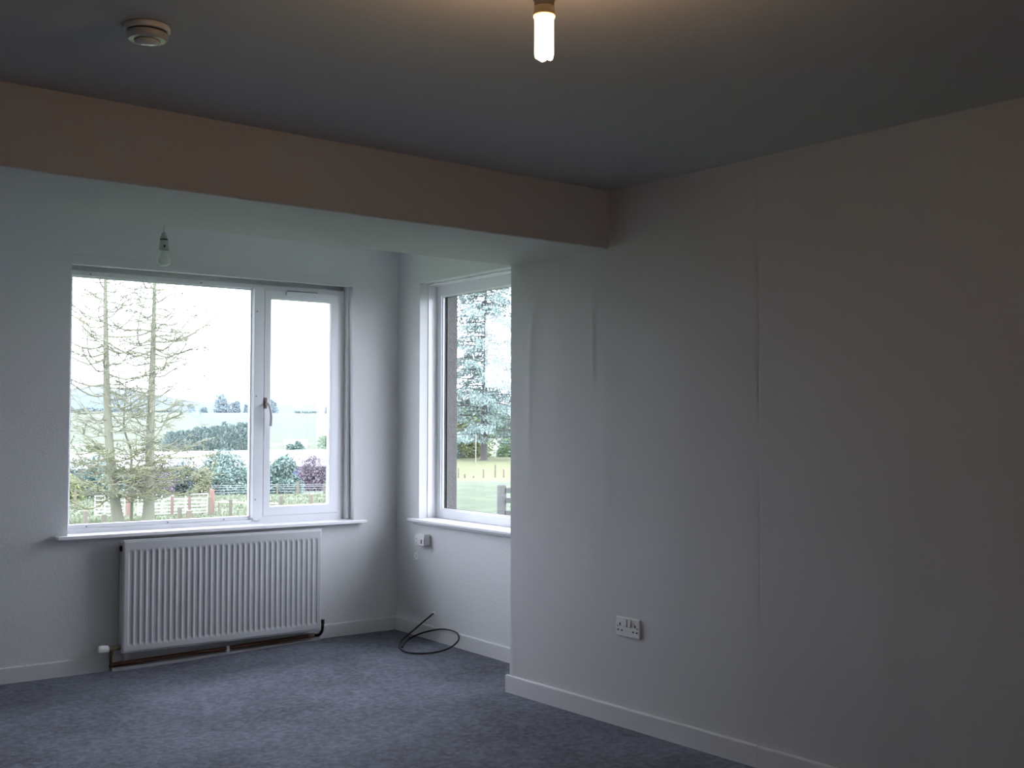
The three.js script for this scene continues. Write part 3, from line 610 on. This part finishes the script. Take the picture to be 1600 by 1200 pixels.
{ // thin crooked sapling between them
  reseed(303); const x = 17.95, z = -48.6, t = thing('sapling', 'thin crooked young tree between the two larches', 'tree', [x, ground(x, z) - 0.1, z]);
  const pts = [[0, 0, 0], [0.02, 1.4, 0], [-0.02, 2.6, 0.02], [-0.05, 3.3, 0], [-0.36, 4.2, 0.02], [-0.34, 5.4, 0], [-0.30, 6.4, 0]].map((p) => V(...p));
  part('trunk', tube(pts, 0.085, 30, 7, 0.25), M.larchBark, t);
  const c = new THREE.CatmullRomCurve3(pts);
  for (let i = 0; i < 26; i++) { const u = rr(0.25, 0.98), q = c.getPointAt(u), a = rnd() * 6.283, l = rr(0.3, 1.0); const geos = [tube([q, V(q.x + Math.cos(a) * l * 0.6, q.y + 0.12 * l, q.z + Math.sin(a) * l * 0.6), V(q.x + Math.cos(a) * l, q.y + 0.5 * l, q.z + Math.sin(a) * l)], 0.014, 5, 4, 0.4)];
    for (let m = 0; m < 5; m++) { const w = rr(0.3, 1); geos.push(rod([q.x + Math.cos(a) * l * w, q.y + 0.4 * l * w * w, q.z + Math.sin(a) * l * w], [q.x + Math.cos(a) * l * w + rr(-0.2, 0.2), q.y + 0.4 * l * w * w + rr(0, 0.25), q.z + Math.sin(a) * l * w + rr(-0.2, 0.2)], 0.006, 3)); }
    part('branch', geos, M.twig, t); }
}
// bushes along the farm fence
const SH = 'shrubs along the fence before the barn';
bush('shrub', 'rounded blue-green bush just right of the window mullion', 'shrub', [64.3, -124.5], 3.7, 4.3, G.blue, { seed: 11, count: 4600, leaf: 0.24, group: SH });
bush('shrub', 'tall blue-green bush just left of the window mullion', 'shrub', [57.6, -127.5], 6.6, 5.2, G.blue, { seed: 12, count: 5000, leaf: 0.24, group: SH });
bush('shrub', 'low spreading green bush in front of the tall bush', 'shrub', [56.6, -121.0], 5.4, 3.0, G.blue, { seed: 13, count: 3400, leaf: 0.22, group: SH });
bush('shrub', 'pale cream-flecked bush between two dark bushes', 'shrub', [52.0, -119.4], 1.9, 3.4, G.pale, { seed: 14, count: 1100, leaf: 0.2, group: SH });
bush('shrub', 'dark green bush left of the pale cream-flecked bush', 'shrub', [51.6, -125.2], 4.4, 3.6, G.dark, { seed: 15, count: 2600, leaf: 0.22, group: SH });
bush('shrub', 'purple-leaved bush behind the right-hand larch', 'shrub', [46.6, -121.0], 6.6, 3.9, G.purple, { seed: 16, count: 4600, leaf: 0.22, group: SH });
bush('shrub', 'purple-leaved shrub against the dark blue barn wall', 'shrub', [76.4, -137.0], 5.4, 5.0, G.purple, { seed: 17, count: 3400, leaf: 0.22, group: SH });
bush('shrub', 'green bush behind the left larch trunk', 'shrub', [40.6, -119.0], 5.6, 4.2, G.blue, { seed: 18, count: 3600, leaf: 0.24, group: SH });
bush('shrub', 'dark bush at the left edge of the wide window', 'shrub', [34.6, -118.2], 6.4, 3.3, G.dark, { seed: 19, count: 3600, leaf: 0.24, group: SH });
bush('shrub', 'olive green bush low at the left window edge', 'shrub', [32.6, -108.5], 5.2, 2.4, G.olive, { seed: 20, count: 2400, leaf: 0.22, group: SH });
bush('shrub', 'low green growth along the fence before the purple shrub', 'shrub', [71.2, -122.6], 5.2, 1.3, G.blue, { seed: 21, count: 1800, leaf: 0.18, group: SH });

// conifer belt and small trees in the valley
{
  reseed(400); const o = [97.5, -241.2], e = [117.5, -238.6], y0 = ground(...o), t = thing('conifer_hedge', 'dense dark belt of conifers with a ragged top behind the barn roof', 'hedge', [o[0], y0, o[1]]);
  const L = new Leaves(), st = [];
  for (let i = 0; i < 24; i++) {
    const u = i / 23, x = (e[0] - o[0]) * u, z = (e[1] - o[1]) * u + rr(-0.8, 0.8), yb = -7.6 - y0, h = lerp(6.2, 8.1, sm(u * 1.3)) * rr(0.9, 1.08), w = rr(1.5, 2.2);
    for (let k = 0; k < 1100; k++) { const q = Math.pow(rnd(), 0.9), a = rnd() * 6.283, r = w * Math.min(1, (1 - q) * 2.4 + 0.08) * rr(0.75, 1.05); L.add(x + Math.cos(a) * r, yb + q * h, z + Math.sin(a) * r, rr(0.3, 0.8), 1, [Math.cos(a) * 0.6, 0.7, Math.sin(a) * 0.6]); }
    st.push(rod([x, ground(o[0] + x, o[1] + z) - y0 - 0.2, z], [x, yb + h * 0.9, z], 0.15, 6));
  }
  part('foliage', L.build(), G.conifer, t); part('trunk', st, M.bark, t);
}
const FT = 'far trees on the skyline and in the valley';
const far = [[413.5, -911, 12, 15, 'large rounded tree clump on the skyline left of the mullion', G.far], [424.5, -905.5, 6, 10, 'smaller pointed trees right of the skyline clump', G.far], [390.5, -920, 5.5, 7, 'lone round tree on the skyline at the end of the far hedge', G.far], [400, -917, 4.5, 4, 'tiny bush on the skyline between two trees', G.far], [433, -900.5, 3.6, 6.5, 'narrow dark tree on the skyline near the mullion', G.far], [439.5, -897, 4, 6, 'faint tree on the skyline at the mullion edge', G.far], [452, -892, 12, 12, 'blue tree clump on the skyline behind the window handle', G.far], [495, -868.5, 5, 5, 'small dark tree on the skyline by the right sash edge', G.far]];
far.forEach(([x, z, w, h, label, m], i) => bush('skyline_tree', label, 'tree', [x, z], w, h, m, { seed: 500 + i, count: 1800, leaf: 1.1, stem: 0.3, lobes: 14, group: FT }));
const vt = [[146, -296, 6, 2.6, 'pale green tree left of the white bungalow'], [149.5, -281, 4.5, 2.0, 'green tree in front of the white bungalow'], [161.2, -285, 4.4, 2.8, 'bushy tree right of the white bungalow'], [166.5, -282, 4, 2.2, 'green tree between the bungalow and the pale cottage']];
vt.forEach(([x, z, w, h, label], i) => bush('valley_tree', label, 'tree', [x, z], w, h, i % 2 ? G.blue : G.green, { seed: 530 + i, count: 1300, leaf: 0.6, stem: 0.2, lobes: 9, group: 'trees round the valley houses' }));
function hedgeRow(label, a, b, w, h, m, s, leaf, count) {
  reseed(s); const L = new Leaves(), t = thing('hedge', label, 'hedge', [a[0], ground(...a), a[1]]);
  const d = [b[0] - a[0], b[1] - a[1]], y0 = ground(...a);
  for (let i = 0; i < count; i++) { const u = rnd(), x = d[0] * u + rr(-w, w) * 0.5, z = d[1] * u + rr(-w, w) * 0.5; L.add(x, ground(a[0] + d[0] * u, a[1] + d[1] * u) - y0 + rnd() * h * (0.75 + 0.35 * noise.noise(u * 14, s, 0)), z, leaf * rr(0.6, 1.2), 1); }
  part('foliage', L.build(), m, t);
  const st = []; for (let i = 0; i < 10; i++) { const u = i / 9; st.push(rod([d[0] * u, ground(a[0] + d[0] * u, a[1] + d[1] * u) - y0 - 0.2, d[1] * u], [d[0] * u, ground(a[0] + d[0] * u, a[1] + d[1] * u) - y0 + h * 0.5, d[1] * u], leaf * 0.15, 5)); }
  part('stem', st, M.bark, t);
}
hedgeRow('long dark wood on the skyline behind the larches', [262, -1012], [366, -965], 6, 4.2, G.dark, 601, 1.6, 2600);
hedgeRow('short dark hedge on the skyline left of the lone tree', [362, -935.5], [383.5, -926], 4, 2.6, G.dark, 602, 1.2, 900);
hedgeRow('thin hedge on the skyline at the right of the casement', [470, -883.5], [487, -874.5], 3, 2.2, G.blue, 603, 1.1, 700);
hedgeRow('hedge line at the foot of the far slope behind the barn', [121, -252], [171, -268], 3, 2.8, G.green, 604, 0.5, 3000);

// tall spreading conifer and its neighbours, seen through the side window
{
  reseed(701); const x = 85.3, z = -111.0, t = thing('cedar_tree', 'tall blue-green conifer with drooping tiers seen through the narrow window', 'tree', [x, ground(x, z) - 0.1, z]);
  part('trunk', tube([[0, 0, 0], [0.1, 8, 0], [0.2, 16, 0.1], [0.1, 27, 0]], 0.46, 30, 12, 0.15), M.darkBark, t);
  for (let k = 0, h = 2.6; h < 26; k++) {
    h += rr(0.13, 0.3); const a = k * 2.399 + rr(-0.4, 0.4), len = lerp(8.6, 2.2, Math.pow(h / 27, 1.6)) * rr(0.6, 1.12), dx = Math.cos(a), dz = Math.sin(a), dr = rr(0.05, 0.28);
    const P = (u) => V(dx * len * u, h + len * (0.14 * u - dr * 1.4 * u * u), dz * len * u);
    const br = part('branch', tube([P(0), P(0.35), P(0.7), P(1)], 0.10, 8, 5, 0.25), M.darkBark, t);
    const L = new Leaves(), n = Math.round(len * 75), tone = rr(0.8, 1.3);
    for (let i = 0; i < n; i++) { const u = Math.pow(rr(0.05, 1), 0.7), q = P(u), s = (rnd() - 0.5) * len * 0.5 * (1.1 - u * 0.6); L.add(q.x - dz * s + rr(-0.1, 0.1), q.y + rr(-0.75, 0.1) - Math.abs(s) * 0.18, q.z + dx * s + rr(-0.1, 0.1), rr(0.2, 0.5), tone, [dx * 0.4 + rr(-0.4, 0.4), rr(-0.9, 0.05), dz * 0.4 + rr(-0.4, 0.4)]); }
    part('foliage', L.build(), G.conifer, br);
  }
}
bush('tree', 'olive green broadleaf tree left of the tall conifer trunk', 'tree', [89.5, -121.5], 7.5, 6.4, G.olive, { seed: 711, count: 4200, leaf: 0.34, lobes: 16, stem: 0.16, group: 'trees beyond the yellow field' });
bush('shrub', 'dark bush at the foot of the tall conifer', 'shrub', [84.2, -118.4], 3.4, 2.6, G.blue, { seed: 712, count: 2000, leaf: 0.3, group: 'trees beyond the yellow field' });
bush('shrub', 'small green bush right of the tall conifer trunk', 'shrub', [96.0, -118.5], 3.6, 2.6, G.green, { seed: 713, count: 1500, leaf: 0.3, group: 'trees beyond the yellow field' });
bush('tree', 'young slender tree at the right of the narrow window', 'tree', [99.9, -115.0], 2.4, 4.4, G.pale, { seed: 714, count: 900, leaf: 0.26, group: 'trees beyond the yellow field' });
bush('tree', 'hazy tree far behind the tall conifer', 'tree', [150, -196], 12, 9, G.green, { seed: 715, count: 2200, leaf: 0.6, stem: 0.25, group: 'trees beyond the yellow field' });
{
  const x = 79.2, z = -104.6, t = thing('pole', 'thin pale pole standing before the tall conifer', 'pole', [x, ground(x, z), z]);
  part('shaft', rod([0, -0.2, 0], [0, 3.2, 0], 0.04, 10), std(0.34, 0.36, 0.36, 0.5), t); part('finial', new THREE.SphereGeometry(0.06, 10, 8).translate(0, 3.23, 0), std(0.34, 0.36, 0.36, 0.5), t);
}

// ---------------------------------------------------------------- barn and houses
{
  const a = [40, -184.6], b = [104, -172.4], dx = b[0] - a[0], dz = b[1] - a[1], len = Math.hypot(dx, dz), turn = Math.atan2(-dz, dx);
  const y0 = -10.4, t = thing('barn', 'long farm shed with a pale roof and dark blue walls', 'barn', [a[0], y0, a[1]], turn);
  const W = 15, eave = 4.25, ridge = 6.55;
  const roofM = std(0.74, 0.72, 0.74, 0.7), wallM = std(0.055, 0.075, 0.15, 0.7);
  const slope = (side) => {                             // corrugated sheets in separate strips
    const n = Math.floor(len / 2), geos = [];
    for (let i = 0; i < n; i++) { const x0 = i * len / n, x1 = (i + 1) * len / n - 0.05, L = Math.hypot(W / 2 + 0.4, ridge - eave); const g = new THREE.BoxGeometry(x1 - x0, 0.06, L, 1, 1, 1); g.rotateX(side * Math.atan2(ridge - eave, W / 2 + 0.4)); g.translate((x0 + x1) / 2, (eave + ridge) / 2 + (i % 2) * 0.02, side * (W / 4 + 0.2)); geos.push(g); }
    return geos;
  };
  part('roof', slope(1), roofM, t); part('roof', slope(-1), roofM, t);
  part('ridge_cap', rod([0, ridge + 0.03, 0], [len, ridge + 0.03, 0], 0.14, 8), roofM, t);
  const ribs = [box(0.1, len - 0.1, 0, eave, W / 2 - 0.2, W / 2)]; for (let i = 0; i < len / 0.5; i++) ribs.push(box(i * 0.5 + 0.1, i * 0.5 + 0.3, 0.1, eave - 0.05, W / 2 - 0.02, W / 2 + 0.05));
  part('wall', ribs, wallM, t); part('wall', box(0.1, len - 0.1, 0, eave, -W / 2, -W / 2 + 0.2), wallM, t);
  const gable = (x) => { const s = new THREE.Shape([[-W / 2, 0], [W / 2, 0], [W / 2, eave], [0, ridge - 0.1], [-W / 2, eave]].map((p) => new THREE.Vector2(...p))); const g = new THREE.ExtrudeGeometry(s, { depth: 0.2, bevelEnabled: false }); g.rotateY(Math.PI / 2); g.translate(x, 0, 0); return g; };
  part('gable', gable(0.1), wallM, t); part('gable', gable(len - 0.3), wallM, t);
  part('gutter', rod([0, eave - 0.1, W / 2 + 0.3], [len, eave - 0.1, W / 2 + 0.3], 0.09, 6), std(0.2, 0.2, 0.24, 0.6), t);
}
function house(label, x, z, turn, w, d, eave, ridge, wallM, roofM, chimneys) {
  const t = thing('house', label, 'house', [x, ground(x, z) - 1.7, z], turn);
  const wall = new THREE.Shape([[-d / 2, 0], [d / 2, 0], [d / 2, eave], [0, ridge - 0.12], [-d / 2, eave]].map((p) => new THREE.Vector2(...p)));
  part('wall', new THREE.ExtrudeGeometry(wall, { depth: w, bevelEnabled: false }).rotateY(Math.PI / 2).translate(-w / 2, 0, 0), wallM, t);
  for (const s of [1, -1]) { const L = Math.hypot(d / 2 + 0.35, ridge - eave), g = new THREE.BoxGeometry(w + 0.5, 0.15, L); g.rotateX(s * Math.atan2(ridge - eave, d / 2 + 0.35)); g.translate(0, (eave + ridge) / 2 - 0.02, s * (d / 4 + 0.175)); part('roof', g, roofM, t); }
  for (let i = 0; i < 4; i++) { const f = rbox(-w / 2 + 1.2 + i * (w - 2.4) / 3 - 0.5, -w / 2 + 1.2 + i * (w - 2.4) / 3 + 0.5, 1.0, 2.0, d / 2 - 0.05, d / 2 + 0.06, 0.02); part('window', f, std(0.1, 0.11, 0.13, 0.3), t); }
  for (const c of chimneys) part('chimney', [rbox(c - 0.45, c + 0.45, ridge - 0.6, ridge + 1.0, -0.35, 0.35, 0.03), rod([c, ridge + 0.98, 0], [c, ridge + 1.35, 0], 0.14, 10)], std(0.42, 0.26, 0.22, 0.9), t);
}
house('low white bungalow with a pale roof behind the barn', 155.5, -291.5, -0.5, 6.4, 5, 2.5, 3.6, std(0.8, 0.8, 0.8, 0.8), std(0.72, 0.7, 0.74, 0.8), []);
house('pale cottage with a red-brown chimney beside the right sash', 168.6, -295.0, -0.5, 7.5, 6, 3.4, 5.6, std(0.68, 0.68, 0.74, 0.8), std(0.5, 0.5, 0.6, 0.8), [-3.2]);

// ---------------------------------------------------------------- posts, gate, fences
const woods = [std(0.135, 0.118, 0.09, 0.95), std(0.115, 0.108, 0.08, 0.95), std(0.15, 0.108, 0.09, 0.95)];
function postGeo(h, r) { const g = lathe([[0, -0.45], [r * 1.02, -0.45], [r, h * 0.5], [r * 0.97, h - 0.02], [r * 0.86, h], [0, h + 0.012]], 12); return g; }
function post(name, label, x, z, top, r, i, group) {
  const y = ground(x, z), h = top - y; const t = thing(name, label, 'post', [x, y, z], 0, group);
  part('shaft', postGeo(h, r), woods[i % 3], t); return t;
}
const NP = 'round posts below the larches';
post('fence_post', 'grey post at the foot of the left larch, second from the window edge', 11.10, -32.14, -1.31, 0.085, 1, NP);
post('fence_post', 'grey post left of the left larch, nearest the window edge', 10.62, -32.30, -1.20, 0.065, 0, NP);
post('fence_post', 'upright post right of the larches, left one of the close pair', 13.02, -31.41, -1.15, 0.070, 1, NP);
post('fence_post', 'short stout post right of the larches, right one of the close pair', 13.26, -31.31, -1.25, 0.095, 0, NP);
const FP = 'posts before the white gate';
post('fence_post', 'thin reddish post before the white gate nearest the right larch', 26.41, -64.83, -3.16, 0.10, 2, FP);
post('fence_post', 'thin reddish post before the middle of the white gate', 27.33, -64.45, -3.10, 0.095, 2, FP);
post('fence_post', 'stouter post right of the close pair before the gate', 26.76, -60.33, -2.95, 0.10, 0, FP);
post('fence_post', 'lone post below the pale bushes left of the mullion', 25.29, -54.41, -2.72, 0.09, 1, FP);
post('fence_post', 'short post low in the casement near the mullion', 36.78, -71.05, -3.85, 0.14, 1, 'short posts seen through the casement');
post('fence_post', 'short post low in the casement near the right sash edge', 38.6, -70.07, -3.80, 0.14, 0, 'short posts seen through the casement');
const TH = 'thin posts on the bank left of the larches';
[[25.2, -84.5, 'thin post on the far left behind the left larch'], [26.9, -84.0, 'thin post behind the left larch, second from the window edge'], [29.4, -83.2, 'thin post behind the left larch, third from the window edge']].forEach(([x, z, l], i) => post('fence_post', l, x, z, ground(x, z) + 1.35, 0.09, 2 - (i % 2) * 2, TH));
{
  const xs = [[56.16, -76.62, 1.45, 'tall thin post at the left of the narrow window'], [56.6, -76.3, 0.95, 'dark short post left in the narrow window'], [57.3, -76.0, 0.8, 'small post second from left in the narrow window'], [57.9, -75.4, 1.1, 'leaning dark post in the middle of the narrow window'], [58.7, -74.8, 1.5, 'tall thin post right of middle in the narrow window'], [59.3, -74.4, 1.1, 'small post right in the narrow window beside the wooden fence']];
  xs.forEach(([x, z, h, l], i) => post('fence_post', l, x, z, -4.05 + h + (i > 2 ? 0.25 : 0), 0.075, i, 'small posts along the edge of the yellow field'));
}
{ // wooden rail fence near the side window
  const x = 9.95, z = -12.53, t = thing('rail_fence', 'weathered timber post with three rails outside the narrow window', 'fence', [x, ground(x, z), z]);
  const h = 0.445 - ground(x, z), g = postGeo(h, 0.068), wd = std(0.085, 0.083, 0.08, 0.95, { bumpMap: plasterBump, bumpScale: 0.01 });
  part('post', g, wd, t);
  const ex = 2.1, ez = 1.35;
  part('post', postGeo(h, 0.068).translate(ex, 0, ez), wd, t);
  for (const y of [h - 0.075, h - 0.215, h - 0.395]) {
    const L = Math.hypot(ex, ez) + 0.1, r = rbox(0, L, -0.036, 0.036, -0.02, 0.02, 0.006); r.rotateY(Math.atan2(-ez, ex)); r.translate(0.02, y, 0.07);
    part('rail', r, wd, t);
  }
}
{ // white field gate between two posts
  const a = [24.24, -64.6], b = [29.11, -65.86], y = ground(...a), yb = ground(...b), dx = b[0] - a[0], dz = b[1] - a[1];
  const wt = std(0.82, 0.82, 0.84, 0.5), red = std(0.20, 0.12, 0.10, 0.95);
  const gate = (label, A, B) => {
    const y0 = ground(...A) + 0.12, t = thing('field_gate', label, 'gate', [A[0], y0, A[1]]), d = [B[0] - A[0], ground(...B) + 0.12 - y0, B[1] - A[1]];
    [0.0, 0.2, 0.4, 0.62, 0.86, 1.12].forEach((k) => part('bar', rod([0, k, 0], [d[0], d[1] + k, d[2]], 0.032, 8), wt, t));
    for (const u of [0, 0.33, 0.67, 1]) part('upright', rod([d[0] * u, d[1] * u - 0.02, d[2] * u], [d[0] * u, d[1] * u + 1.14, d[2] * u], 0.032, 8), wt, t);
    part('brace', rod([0, 0, 0], [d[0] * 0.5, d[1] * 0.5 + 1.1, d[2] * 0.5], 0.022, 6), wt, t);
  };
  gate('white metal field gate behind the two larches', a, b);
  gate('white metal gate end showing left of the left larch', [22.55, -66.9], [23.6, -64.9]);
  post('gate_post', 'reddish gatepost between the two larch trunks', 23.78, -64.72, ground(23.78, -64.72) + 1.45, 0.17, 2, null).children[0].material = red;
  post('gate_post', 'reddish gatepost at the right end of the white gate', 29.42, -65.95, ground(29.42, -65.95) + 1.5, 0.15, 2, null).children[0].material = red;
}
{ // long timber rail lying to the right of the gate
  const A = [29.5, -65.6], B = [33.2, -64.6], t = thing('timber_rail', 'pale timber rail running right from the gatepost', 'rail', [A[0], ground(...A), A[1]]);
  part('rail', rod([0, 0.72, 0], [B[0] - A[0], ground(...B) - ground(...A) + 0.55, B[1] - A[1]], 0.055, 8), std(0.5, 0.42, 0.32, 0.9), t);
  for (const u of [0.05, 0.95]) part('stake', rod([(B[0] - A[0]) * u, -0.3, (B[1] - A[1]) * u], [(B[0] - A[0]) * u, 0.68 + (ground(...B) - ground(...A)) * u, (B[1] - A[1]) * u], 0.05, 7), woods[0], t);
}
{ // wire fence before the shrubs
  const P = [[50.6, -113.6], [55.8, -115.6], [59.4, -115.62], [61.4, -114.6], [64.0, -113.2], [67.5, -111.6]], o = P[0], y0 = ground(...o);
  const t = thing('wire_fence', 'post and wire fence in front of the round bushes', 'fence', [o[0], y0, o[1]]);
  const rel = (p, h) => [p[0] - o[0], ground(...p) - y0 + h, p[1] - o[1]];
  P.forEach((p, i) => { const q = rel(p, 0); part('post', postGeo(i === 3 ? 1.45 : 1.25, i === 3 ? 0.15 : 0.10).translate(...q), woods[0], t); });
  for (const h of [0.35, 0.65, 0.92, 1.12]) { const g = []; for (let i = 0; i < P.length - 1; i++) g.push(rod(rel(P[i], h), rel(P[i + 1], h), 0.012, 4)); part('wire', g, std(0.55, 0.58, 0.6, 0.4), t); }
}
{ // tufts of longer grass in the meadow
  reseed(901); const blades = [];
  for (let i = 0; i < 7; i++) { const a = rnd() * 6.283, l = rr(0.06, 0.15), w = 0.008, c = Math.cos(a), s = Math.sin(a), q = rr(0.02, 0.1); const g = new THREE.BufferGeometry(); g.setAttribute('position', new THREE.Float32BufferAttribute([-s * w + c * q * 0.3, 0, c * w + s * q * 0.3, s * w + c * q * 0.3, 0, -c * w + s * q * 0.3, c * (q + 0.08), l, s * (q + 0.08)], 3)); g.computeVertexNormals(); blades.push(g); }
  const g = join(blades), N = 20000, im = new THREE.InstancedMesh(g, std(0.10, 0.125, 0.07, 0.9, { side: THREE.DoubleSide }), N), m = new THREE.Matrix4(), q = new THREE.Quaternion(), c = new THREE.Color();
  for (let i = 0; i < N; i++) {
    const narrow = false, deg = narrow ? rr(33, 44) : rr(10, 33), D = narrow ? rr(15, 34) : 28 + 100 * Math.pow(rnd(), 1.6), [x, z] = polar(deg, D), k = rr(0.6, 1.5) * (1 + D / 160);
    m.compose(V(x, landAt(deg, D) - 0.02, z), q.setFromAxisAngle(V(0, 1, 0), rnd() * 6.283), V(k, k, k)); im.setMatrixAt(i, m);
    const t = rr(0.8, 1.2); im.setColorAt(i, c.setRGB(t, t * rr(0.9, 1.05), t * rr(0.8, 1.1)));
  }
  im.name = 'grass_tufts'; im.castShadow = im.receiveShadow = true; scene.add(im); tag(im, 'tufts of longer grass growing over the meadow', 'grass', null, 'stuff');
}

scene.traverse((o) => { delete o.userData.o; });
shade(scene);
renderer.render(scene, camera);
